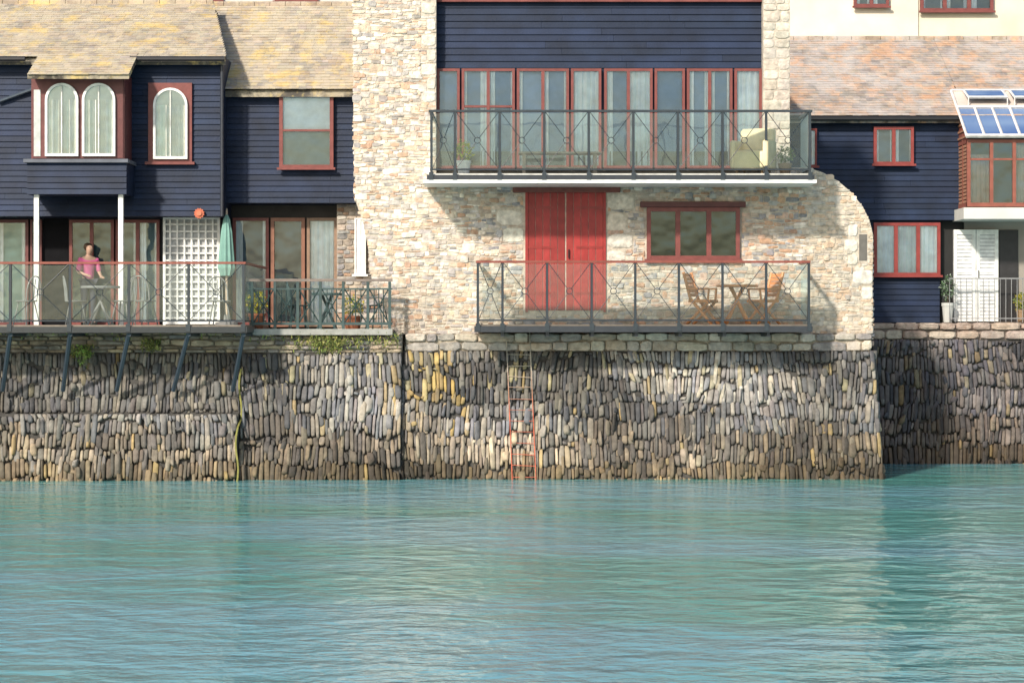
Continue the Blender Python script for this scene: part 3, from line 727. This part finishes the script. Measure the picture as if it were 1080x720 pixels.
mb.tube(rp(xl,.62,.03),rp(xl,1,.03),.03,GW,4); mb.tube(rp(xl,1,.03),rp(xr_,1,.03),.03,GW,4)
make('glazing_bars',mb,M_wood,cf)
m,nt,b=newmat('roof_glass'); b.inputs['Roughness'].default_value=.08; b.inputs['Specular IOR Level'].default_value=.5
gn=nt.nodes.new('ShaderNodeTexNoise'); gn.inputs['Scale'].default_value=1.2; gr=nt.nodes.new('ShaderNodeValToRGB')
gr.color_ramp.elements[0].color=(.07,.13,.30,1); gr.color_ramp.elements[1].color=(.16,.24,.40,1); gr.color_ramp.elements[0].position=.35; gr.color_ramp.elements[1].position=.65
nt.links.new(gn.outputs['Fac'],gr.inputs[0]); nt.links.new(gr.outputs[0],b.inputs['Base Color'])
mb=MB(); mb.poly([rp(xl,0),rp(xr_,0),rp(xr_,.62),rp(xl,.62)],(1,1,1)); make('glass_roof',mb,m,cf)
mb=MB(); mb.poly([rp(xl,.625),rp(xr_,.625),rp(xr_,1),rp(xl,1)],(.58,.50,.45)); make('upper_panel',mb,M_render,cf)
xs=xl+.25
while xs<xr_-1:
    mb=MB(); a,e=xs,xs+.8
    P0=rp(a,.66,.20);P1=rp(e,.66,.20);P2=rp(e,.97,.06);P3=rp(a,.97,.06)
    for u,v in ((P0,P1),(P1,P2),(P2,P3),(P3,P0)): mb.tube(u,v,.03,(.6,.6,.6),4)
    mb.tube(P0,rp(a,.66,.0),.012,GW,4); mb.tube(P1,rp(e,.66,.0),.012,GW,4)
    rl=make('rooflight',mb,M_metal,cf)
    mb=MB(); mb.poly([P0,P1,P2,P3],(1,1,1)); make('rooflight_glass',mb,m,cf)
    xs+=.95
mb=MB(); dx0,dx1=X(1007,YC),X(1054,YC); dz0=2.88; dz1=Z(242,YC)
mb.box(dx0,dx1,YC+.12,YC+.19,dz0,dz1,(.50,.50,.52))
xm_=(dx0+dx1)/2
for (a,b2) in ((dx0,xm_-.008),(xm_+.008,dx1)):
    for (u,v) in ((a,a+.07),(b2-.07,b2)): mb.box(u,v,YC+.095,YC+.119,dz0,dz1,WHT)
    for zz,h in ((dz0,.12),(dz0+1.0,.09),(dz1-.1,.1)): mb.box(a+.07,b2-.07,YC+.097,YC+.119,zz,zz+h,WHT)
    zz=dz0+.14
    while zz<dz1-.14:
        mb.box(a+.07,b2-.07,YC+.108,YC+.119,zz,zz+.05,(.76,.76,.76)); zz+=.075
d2=make('door',mb,M_wood,DD); d2['label']='white louvred double door'
mb=MB(); mb.tube((xm_+.05,YC+.08,dz0+.9),(xm_+.05,YC+.08,dz0+1.05),.012,(.1,.1,.1)); make('handle',mb,M_metal,d2)
mb=MB(); mb.box(X(1056,YC),X(1076,YC),YC+.17,YC+.198,dz0,dz1,(.03,.028,.03)); make('doorway',mb,M_wood,DD)
RG=thing('railing','thin iron railing with slim uprights along the quay edge','railing',(X(1050,4.9),4.95,2.86))
zt3=Z(293,4.95); RC=(.25,.25,.26)
mb=MB(); rx0,rx1=X(1001,4.95),X(1260,4.95)
mb.box(rx0,rx1,4.935,4.965,zt3-.025,zt3,RC); mb.box(rx0,rx1,4.94,4.96,2.93,2.95,RC); make('rail',mb,M_metal,RG)
x=rx0+.01
while x<rx1:
    m_=MB(); m_.tube((x,4.95,2.86),(x,4.95,zt3-.025),.0075,RC,5); make('baluster',m_,M_metal,RG); x+=.115
# ------------------------------------------------------------ background houses
E=thing('house','cream rendered house with brown windows rising behind the cottages','house',(X(970,13),15,2.6))
mb=MB(); mb.box(X(815,13),X(1400,13),13,19,2.6,Z(-70,13),(.72,.67,.54)); mb.box(X(828,13),X(968,13),12.95,12.998,2.6,Z(-70,13),(.78,.72,.60)); make('wall',mb,M_render,E)
window(E,900,937,-45,8,13-.06,2,(),'side',BRN2,.07,.1,room=(.2,.2,.2)); window(E,970,1047,-40,13,13,3,(),'side',BRN2,.08,.1,room=(.2,.2,.2))
roof(E,X(815,13),X(1400,13),12.8,Z(-68,12.8),16,Z(-110,16),M_slate2,RP2)
G_=thing('house','white rendered house with brown window frames behind the slate roofs','house',(X(200,12),14,2.6))
mb=MB(); mb.box(X(-200,12),X(372,12),12,18,2.6,Z(-90,12),(.62,.6,.57)); make('wall',mb,M_render,G_)
for p in (100,190,290): window(G_,p,p+45,-55,2.5,12,2,(),'side',BRN2,.08,.1)
roof(G_,X(-200,12),X(372,12),11.8,Z(-88,11.8),15,Z(-130,15),M_slate,RP)
# ------------------------------------------------------------ ladder
LD=thing('ladder','faded rusty iron ladder fixed to the slate quay wall','ladder',(X(550),0,-.3))
def lcol(z):
    a=(.50,.11,.06); b=(.38,.20,.13); c=(.44,.39,.32)
    t=max(0,min(1,(z-1.1)/.4)); u=max(0,min(1,(z-1.5)/.5)); return vary(mix(mix(a,b,t),c,u),.25)
def ly(z): return 0.6*z/zt-.10
for p0,p1 in ((541,534),(566,559)):
    m_=MB(); zz=-.3
    while zz<2.55:
        t0=(zz+.3)/2.9; t1=min(1,(zz+.3+.15)/2.9); f=lambda t:X(p0+(p1-p0)*t)
        m_.tube((f(t0),ly(zz),zz),(f(t1),ly(zz+.15),zz+.15),.009,lcol(zz),6); zz+=.15
    make('stile',m_,M_metal,LD)
zz=.05
while zz<2.6:
    t=(zz+.3)/2.9; m_=MB(); m_.tube((X(541-7*t),ly(zz),zz+R(-.015,.015)),(X(566-7*t),ly(zz),zz+R(-.015,.015)),.006,lcol(zz),6); make('rung',m_,M_metal,LD); zz+=.2
RPp=MB()
pr=[(X(250,-.4)+.03*math.sin(i*.9),(-.50+.26*max(0,(i*.15-.1))/1.2 if i<8 else .02+(i-8)*.03),-.1+i*.15) for i in range(15)]
for a,b_ in zip(pr[:-1],pr[1:]): RPp.tube(a,b_,.018,(.22,.21,.06),6)
o=make('mooring_rope',RPp,M_leaf); tag(o,'weed-covered green mooring rope hanging down the quay wall','rope')
# ------------------------------------------------------------ trellis, ornament, parasol
TR=thing('trellis','white square lattice trellis panel standing on the terrace','trellis',(X(202,GA-.2),GA-.2,zd))
mb=MB(); y=GA-.25; a0,a1=X(172,y),X(232,y); tz0,tz1=zd,Z(229,y)
mb.box(a0,a0+.05,y-.02,y+.02,tz0,tz1,WHT); mb.box(a1-.05,a1,y-.02,y+.02,tz0,tz1,WHT); mb.box(a0+.05,a1-.05,y-.019,y+.02,tz1-.05,tz1,WHT); mb.box(a0+.05,a1-.05,y-.019,y+.02,tz0+.02,tz0+.07,WHT)
make('frame',mb,M_wood,TR)
mb=MB()
for i in range(1,8): xx=a0+(a1-a0)*i/8; mb.box(xx-.016,xx+.016,y-.012,y-.001,tz0+.07,tz1-.05,WHT)
for i in range(1,15): zz=tz0+(tz1-tz0)*i/15; mb.box(a0+.05,a1-.05,y+.001,y+.012,zz-.016,zz+.016,WHT)
make('lattice',mb,M_wood,TR)
mb=MB(); mb.box(a0+.05,a1-.05,y+.06,y+.08,tz0+.07,tz1-.05,(.45,.46,.47)); make('backing_board',mb,M_wood,TR)
mb=MB(); c=(X(210,YA-.1),YA-.1,Z(225,YA-.1))
pts=[]
for i in range(24):
    a=2*math.pi*i/24; r=.105 if i%2 else .085; pts.append((c[0]+r*math.cos(a),c[2]+r*math.sin(a)))
mb.prism(pts,YA-.10,YA-.06,(.50,.15,.09)); 
pts=[(c[0]+.05*math.cos(2*math.pi*i/16),c[2]+.05*math.sin(2*math.pi*i/16)) for i in range(16)]
mb.prism(pts,YA-.125,YA-.101,(.58,.2,.12)); mb.box(c[0]-.01,c[0]+.01,YA-.06,YA-.02,c[2]-.01,c[2]+.01,(.1,.1,.1))
o=make('sun_ornament',mb,M_render); tag(o,'round terracotta sun ornament hung above the trellis','wall ornament')
PS=thing('parasol','closed green garden parasol beside the white trellis','parasol',(X(240,2.4),2.4,zd))
px_=X(239,2.4)
mb=MB(); mb.lathe((px_,2.4,zd),[(.03,0),(.022,.05),(.022,2.2),(.01,2.25)],(.5,.4,.3),10); make('pole',mb,M_wood,PS)
mb=MB(); mb.lathe((px_,2.4,zd),[(.22,0),(.22,.05),(.06,.08),(.05,.2)],(.2,.2,.2),16); make('base',mb,M_render,PS)
mb=MB(); b0=len(mb.v); n=20; prof=[(.10,.95),(.14,1.1),(.12,1.4),(.09,1.8),(.05,2.05),(.01,2.15)]
for r,z in prof:
    for k in range(n):
        a=2*math.pi*k/n; rr=r*(1+.22*(k%2)); mb.v.append((px_+rr*math.cos(a),2.4+rr*math.sin(a),zd+z))
for i in range(len(prof)-1):
    for k in range(n):
        j=(k+1)%n; mb.face((b0+i*n+k,b0+i*n+j,b0+(i+1)*n+j,b0+(i+1)*n+k),(.20,.36,.32))
make('canopy',mb,M_cloth,PS)
# ------------------------------------------------------------ furniture
def folding_chair(col,name='folding_chair',label='',cat='chair',grp=None):
    e=thing(name,label,cat,(0,0,0),grp)
    s=MB()
    for i in range(6): s.box(-.2+i*.07,-.2+i*.07+.055,-.2,.2,.42,.45,vary(col,.1))
    s.box(-.2,.22,-.215,-.201,.395,.45,col); s.box(-.2,.22,.201,.215,.395,.45,col)
    make('seat',s,M_wood,e,origin=(0,0,.43))
    s=MB()
    for sy in (-.2,.2): s.tube((-.16,sy,.44),(-.3,sy,.95),.028,col,6)
    for i in range(6):
        t=.2+i*.15; x=-.16-.14*t; z=.44+.48*t; s.box(x-.012,x+.012,-.19,.19,z-.030,z+.030,vary(col,.1))
    make('backrest',s,M_wood,e,origin=(-.2,0,.44))
    for sy in (-.2,.2):
        s=MB(); s.tube((-.16,sy,.46),(.24,sy,0.0),.028,col,6); make('leg',s,M_wood,e,origin=(0,sy,.0))
        s=MB(); s.tube((.2,sy*.88,.43),(-.25,sy*.88,0.0),.028,col,6); make('leg',s,M_wood,e,origin=(0,sy*.9,.0))
        s=MB(); s.box(-.24,.2,sy-.03,sy+.03,.63,.66,col); s.tube((.17,sy,.45),(.19,sy,.63),.02,col,6); make('armrest',s,M_wood,e,origin=(0,sy,.63))
    return e
def table(col,r=.4,h=.72,label='',name='garden_table',grp=None,lr=.022,mat=None):
    mat=mat or M_wood
    e=thing(name,label,'table',(0,0,0),grp)
    s=MB(); s.lathe((0,0,0),[(r,h-.04),(r,h)],col,24)
    make('tabletop',s,mat,e,origin=(0,0,h-.03))
    for k in range(4):
        a=math.pi/4+k*math.pi/2; s=MB(); s.tube((-.75*r*math.cos(a)*.6,-.75*r*math.sin(a)*.6,h-.03),(r*.8*math.cos(a),r*.8*math.sin(a),0),lr,col,6); make('leg',s,mat,e,origin=(0,0,0))
    return e
TK=(.66,.27,.10)
zb=Z(342,YF)
c1=folding_chair(TK,label='reddish teak folding armchair on the lower balcony',grp='teak garden chairs on the balcony'); c1.location=(X(742,-.1),.05,zb); c1.rotation_euler=(0,0,math.radians(-25))
copy_thing(c1,(X(806,0),.15,zb),math.radians(205))
t1=table(TK,.38,.72,'round reddish teak folding table on the lower balcony',lr=.03); t1.location=(X(778,.0),.1,zb)
def metal_chair(col,label,grp):
    e=thing('metal_chair',label,'chair',(0,0,0),grp)
    s=MB(); s.lathe((0,0,0),[(.19,.43),(.2,.445),(.19,.455)],col,18); make('seat',s,M_metal,e,origin=(0,0,.43))
    s=MB(); pr=[]
    for i in range(13):
        a=math.pi*i/12; pr.append((-.17-.06*math.sin(a),-.19*math.cos(a),.45+.45*math.sin(a)**.6))
    for a,b_ in zip(pr[:-1],pr[1:]): s.tube(a,b_,.013,col,6)
    for yk in (-.09,0,.09): s.tube((-.17,yk,.45),(-.225,yk,.85),.008,col,5)
    make('backrest',s,M_metal,e,origin=(-.2,0,.45))
    for k in range(4):
        a=math.pi/4+k*math.pi/2; s=MB(); s.tube((.14*math.cos(a),.14*math.sin(a),.43),(.24*math.cos(a),.24*math.sin(a),0),.012,col,6); make('leg',s,M_metal,e,origin=(0,0,0))
    return e
MCc=(.22,.23,.23)
m1=metal_chair(MCc,'grey metal garden chair on the terrace','metal garden chairs on the terrace'); m1.location=(X(80,.7),.7,zd); m1.rotation_euler=(0,0,.3)
for p,yy_,r in ((130,.7,2.9),(153,.5,1.2),(28,.7,2.6),(232,.7,-1.2)): copy_thing(m1,(X(p,yy_),yy_,zd),r)
t2=table(MCc,.36,.72,'round grey metal garden table on the terrace',mat=M_metal); t2.location=(X(106,.6),.6,zd)
t3=table((.06,.10,.10),.3,.68,'small green garden table on the small terrace',name='garden_table',mat=M_metal); t3.location=(X(345,1.2),1.2,2.72)
m2=metal_chair((.06,.10,.10),'green metal garden chair on the small terrace','green garden chairs'); m2.location=(X(315,1.1),1.1,2.72); m2.rotation_euler=(0,0,.2)
copy_thing(m2,(X(398,1.1),1.1,2.72),2.8)
zu_=zdu
WC=(.74,.63,.40)
AC=thing('armchair','rounded cream wicker armchair on the upper balcony','armchair',(0,0,0))
def rbox(s,hx,hy,z0,z1,cx,cy,col,r=.06):
    pts=[]
    for (sx,sy,a0) in ((1,1,0),(-1,1,90),(-1,-1,180),(1,-1,270)):
        for k in range(4):
            a=math.radians(a0+k*30); pts.append((cx+sx*(hx-r)+r*math.cos(a),cy+sy*(hy-r)+r*math.sin(a)))
    b=len(s.v); zs=[(z0,.9),(z0+.03,1),(z1-.04,1),(z1,.86)]
    for z,k in zs:
        for x,y in pts: s.v.append((cx+(x-cx)*k,cy+(y-cy)*k,z))
    n=len(pts)
    for i in range(3):
        for k in range(n):
            j=(k+1)%n; s.face((b+i*n+k,b+i*n+j,b+(i+1)*n+j,b+(i+1)*n+k),vary(col,.05))
    s.face([b+k for k in reversed(range(n))],col); s.face([b+3*n+k for k in range(n)],col)
s=MB(); rbox(s,.30,.28,.10,.44,0,0,WC); make('seat',s,M_cloth,AC,True,origin=(0,0,.1))
s=MB(); rbox(s,.33,.07,.30,.86,0,.27,WC); make('backrest',s,M_cloth,AC,True,origin=(0,.27,.3))
for sx in (-1,1):
    s=MB(); rbox(s,.055,.27,.12,.62,sx*.31,0,WC,.05); make('armrest',s,M_cloth,AC,True)
    for sy in (-.2,.2):
        s=MB(); s.tube((sx*.24,sy,0),(sx*.24,sy,.12),.025,(.2,.13,.07),8); make('leg',s,M_wood,AC)
AC.location=(X(795,-.1),0,zu_); AC.rotation_euler=(0,0,-.45)
BN=thing('bench','low weathered wooden bench on the upper balcony','bench',(0,0,0))
s=MB()
for i in range(5): s.box(-.75,.75,-.2+i*.085,-.2+i*.085+.07,.40,.43,vary((.42,.36,.28),.1))
make('seat',s,M_wood,BN)
for sx in (-.65,.65):
    for sy in (-.16,.16):
        s=MB(); s.box(sx-.03,sx+.03,sy-.03,sy+.03,0,.398,(.38,.32,.25)); make('leg',s,M_wood,BN)
s=MB(); s.box(-.62,.62,-.015,.015,.12,.17,(.38,.32,.25)); make('stretcher',s,M_wood,BN)
BN.location=(X(590,.3),.3,zu_)
# ------------------------------------------------------------ plants
def leaves(mb,c,rad,n,cols,sz=.05,up=0):
    for i in range(n):
        v=Vector((random.gauss(0,1),random.gauss(0,1),random.gauss(0,1))); v.normalize(); v*=R(.3,1)**.5
        p=Vector(c)+Vector((v.x*rad[0],v.y*rad[1],v.z*rad[2]))
        d=Vector((R(-1,1),R(-1,1),R(-.5,1)+up)).normalized(); u=d.orthogonal().normalized(); w=d.cross(u)
        a=R(0,6.28); s_=u*math.cos(a)+w*math.sin(a); k=sz*R(.6,1.4)
        mb.poly([p-s_*k*.4,p+d*k*.6+Vector((0,0,0)),p+s_*k*.4+d*k*.3,p+d*k*1.3],vary(random.choice(cols),.25))
def potted(loc,h,r,cols,potcol,label,fh=None):
    e=thing('potted_plant',label,'plant',loc)
    x,y,z=loc
    s=MB(); s.lathe(loc,[(r*.55,0),(r*.75,h*.35),(r*.82,h*.35),(r*.82,h*.42),(r*.7,h*.42),(r*.65,h*.38)],potcol,16); make('pot',s,M_render,e)
    s=MB(); s.tube((x,y,z+h*.38),(x,y,z+h*.6),.012,(.1,.07,.04),5); leaves(s,(x,y,z+h*.72),(r,r,h*.3),260,cols,.05); make('foliage',s,M_leaf,e)
potted((X(489,.0),.0,zu_),.62,.17,[(.45,.50,.06),(.3,.40,.05),(.6,.58,.08)],(.8,.8,.78),'small yellow-green shrub in a white pot on the upper balcony')
potted((X(828,.0),.0,zu_),.5,.16,[(.10,.16,.05),(.16,.22,.07)],(.25,.18,.13),'dark green leafy plant in a pot on the upper balcony')
potted((X(271,.8),.8,2.72),.7,.2,[(.6,.5,.04),(.5,.4,.04),(.14,.24,.05)],(.3,.12,.07),'yellow flowering plant in a pot behind the green railing')
potted((X(372,.9),.9,2.72),.6,.24,[(.6,.48,.04),(.12,.22,.05),(.10,.18,.04)],(.3,.12,.07),'yellow and green plant in a terracotta pot behind the green railing')
potted((X(1000,5.05),5.08,2.86),.95,.16,[(.12,.2,.1),(.3,.36,.3),(.08,.15,.06)],(.5,.5,.48),'grey-green shrub in a pale pot by the white door')
potted((X(1078,5.05),5.1,2.86),.6,.14,[(.15,.22,.05),(.4,.36,.05)],(.3,.2,.12),'small green plant in a pot behind the iron railing')
s=MB()
for i in range(1000):
    p=random.choice([(R(262,424),2.6),(R(300,420),2.55),(R(300,420),2.45),(R(330,360),2.4),(R(75,100),2.35),(R(150,170),2.45),(R(-100,420),2.62)])
    x=X(p[0],.4); z=p[1]+R(-.12,.08); h=R(.05,.16); y=.33+R(-.06,.06)
    dx=R(-.06,.06); c=vary(random.choice([(.20,.24,.06),(.14,.19,.05),(.34,.31,.10)]),.25)
    s.poly([(x-.012,y,z),(x+.012,y,z),(x+dx,y-R(.02,.09),z+h*R(-.6,1))],c)
leaves(s,(X(88,.2),.15,2.25),(.14,.08,.2),160,[(.18,.28,.06)],.05)
leaves(s,(X(345,.3),.3,2.5),(.4,.08,.14),280,[(.2,.25,.07),(.34,.33,.12)],.05)
leaves(s,(X(160,.3),.2,2.4),(.12,.08,.1),80,[(.18,.22,.06),(.3,.3,.1)],.05)
o=make('grass',s,M_leaf); o['kind']='stuff'; o['label']='grass and weeds growing from the quay coping'; 
# ------------------------------------------------------------ person
def skinned(name,verts,edges,radii,col,parent,root=0,sub=2):
    me=bpy.data.meshes.new(name); me.from_pydata(verts,edges,[]); 
    ob=bpy.data.objects.new(name,me); COL.objects.link(ob)
    md=ob.modifiers.new('skin','SKIN'); md.use_smooth_shade=True
    for i,r in enumerate(radii):
        sv=me.skin_vertices[0].data[i]; sv.radius=(r,r) if not isinstance(r,tuple) else r; sv.use_root=(i==root)
    sb=ob.modifiers.new('sub','SUBSURF'); sb.levels=sub; sb.render_levels=sub
    m,nt,b=newmat(name+'_material'); n=nt.nodes.new('ShaderNodeTexNoise'); n.inputs['Scale'].default_value=12
    mx=nt.nodes.new('ShaderNodeMix'); mx.data_type='RGBA'; mx.inputs[6].default_value=(*[c*.85 for c in col],1); mx.inputs[7].default_value=(*col,1)
    nt.links.new(n.outputs['Fac'],mx.inputs[0]); nt.links.new(mx.outputs[2],b.inputs['Base Color']); b.inputs['Roughness'].default_value=.75
    me.materials.append(m)
    if parent: ob.parent=parent
    return ob
SK=(.50,.32,.24)
V=[(0,0,.92),(0,0,1.05),(0,-.01,1.22),(0,-.02,1.38),(0,-.035,1.46),(0,-.06,1.53),(0,-.065,1.60),
   (.09,0,.88),(.10,-.02,.48),(.10,0,.08),(.10,-.12,.03),
   (-.09,0,.88),(-.10,-.02,.48),(-.11,.02,.08),(-.11,-.10,.03),
   (.17,-.02,1.36),(.23,-.04,1.10),(.17,-.26,1.02),(.15,-.34,1.0),
   (-.17,-.02,1.36),(-.24,-.04,1.10),(-.17,-.26,1.04),(-.15,-.34,1.03),(0,-.06,1.67)]
Eg=[(0,1),(1,2),(2,3),(3,4),(4,5),(5,6),(0,7),(7,8),(8,9),(9,10),(0,11),(11,12),(12,13),(13,14),(3,15),(15,16),(16,17),(17,18),(3,19),(19,20),(20,21),(21,22),(6,23)]
Rd=[(.13,.10),(.11,.085),(.125,.09),(.11,.085),.05,(.075,.09),(.09,.105),.08,.055,.035,.03,.08,.055,.035,.03,.055,.042,.028,.026,.055,.042,.028,.026,(.07,.08)]
i=len(V); V.append((0,-.165,1.595)); Eg.append((6,i)); Rd.append(.014)
for side in (18,22):
    hx,hy,hz=V[side]; sg=1 if side==18 else -1
    for k,(ox,ln) in enumerate(((.028,.055),(.01,.065),(-.01,.062),(-.027,.05))):
        i=len(V); V+=[(hx+ox*sg,hy-.03,hz-.005),(hx+ox*sg,hy-.03-ln*.6,hz-.015),(hx+ox*sg,hy-.03-ln,hz-.04)]
        Eg+=[(side,i),(i,i+1),(i+1,i+2)]; Rd+=[.009,.0085,.007]
    i=len(V); V+=[(hx-.035*sg,hy-.005,hz-.01),(hx-.045*sg,hy-.04,hz-.025)]; Eg+=[(side,i),(i,i+1)]; Rd+=[.010,.008]
pb=skinned('person',V,Eg,Rd,SK,None)
tag(pb,'person in a bright pink top standing near the terrace doorway','person')
def sub(idx,grow,name,col):
    mp={j:i for i,j in enumerate(idx)}
    vv=[V[j] for j in idx]; ee=[(mp[a],mp[b]) for a,b in Eg if a in mp and b in mp]
    rr=[]
    for j in idx:
        r=Rd[j]; rr.append((r[0]+grow,r[1]+grow) if isinstance(r,tuple) else r+grow)
    return skinned(name,vv,ee,rr,col,pb)
sub([0,1,2,3,15,16,19,20],.016,'pink_top',(.66,.13,.32))
sub([0,7,8,9,11,12,13],.014,'trousers',(.05,.055,.08))
hv=[(0,-.03,1.70),(0,.025,1.63),(0,.03,1.54)]; skinned('hair',hv,[(0,1),(1,2)],[(.095,.08),(.105,.075),(.08,.05)],(.10,.06,.035),pb)
for sx in (-.03,.03):
    s=MB(); s.lathe((sx,-.152,1.615),[(.002,-.01),(.009,-.005),(.010,0),(.009,.005),(.002,.01)],(.03,.02,.02),8)
    e_=make('eye',s,M_skin); e_.parent=pb
s=MB(); s.box(-.02,.02,-.152,-.14,1.555,1.563,(.4,.1,.1)); e_=make('mouth',s,M_skin); e_.parent=pb
for sx in (-1,1):
    s=MB(); s.box(sx*.10-.045,sx*.10+.045,-.17,.06,0,.06,(.04,.04,.04))
    e_=make('shoe',s,M_cloth,bevel=.02); e_.parent=pb
pb.location=(X(93,2.6),2.6,zd); pb.rotation_euler=(0,0,.6); pb.scale=(.93,.93,.93)
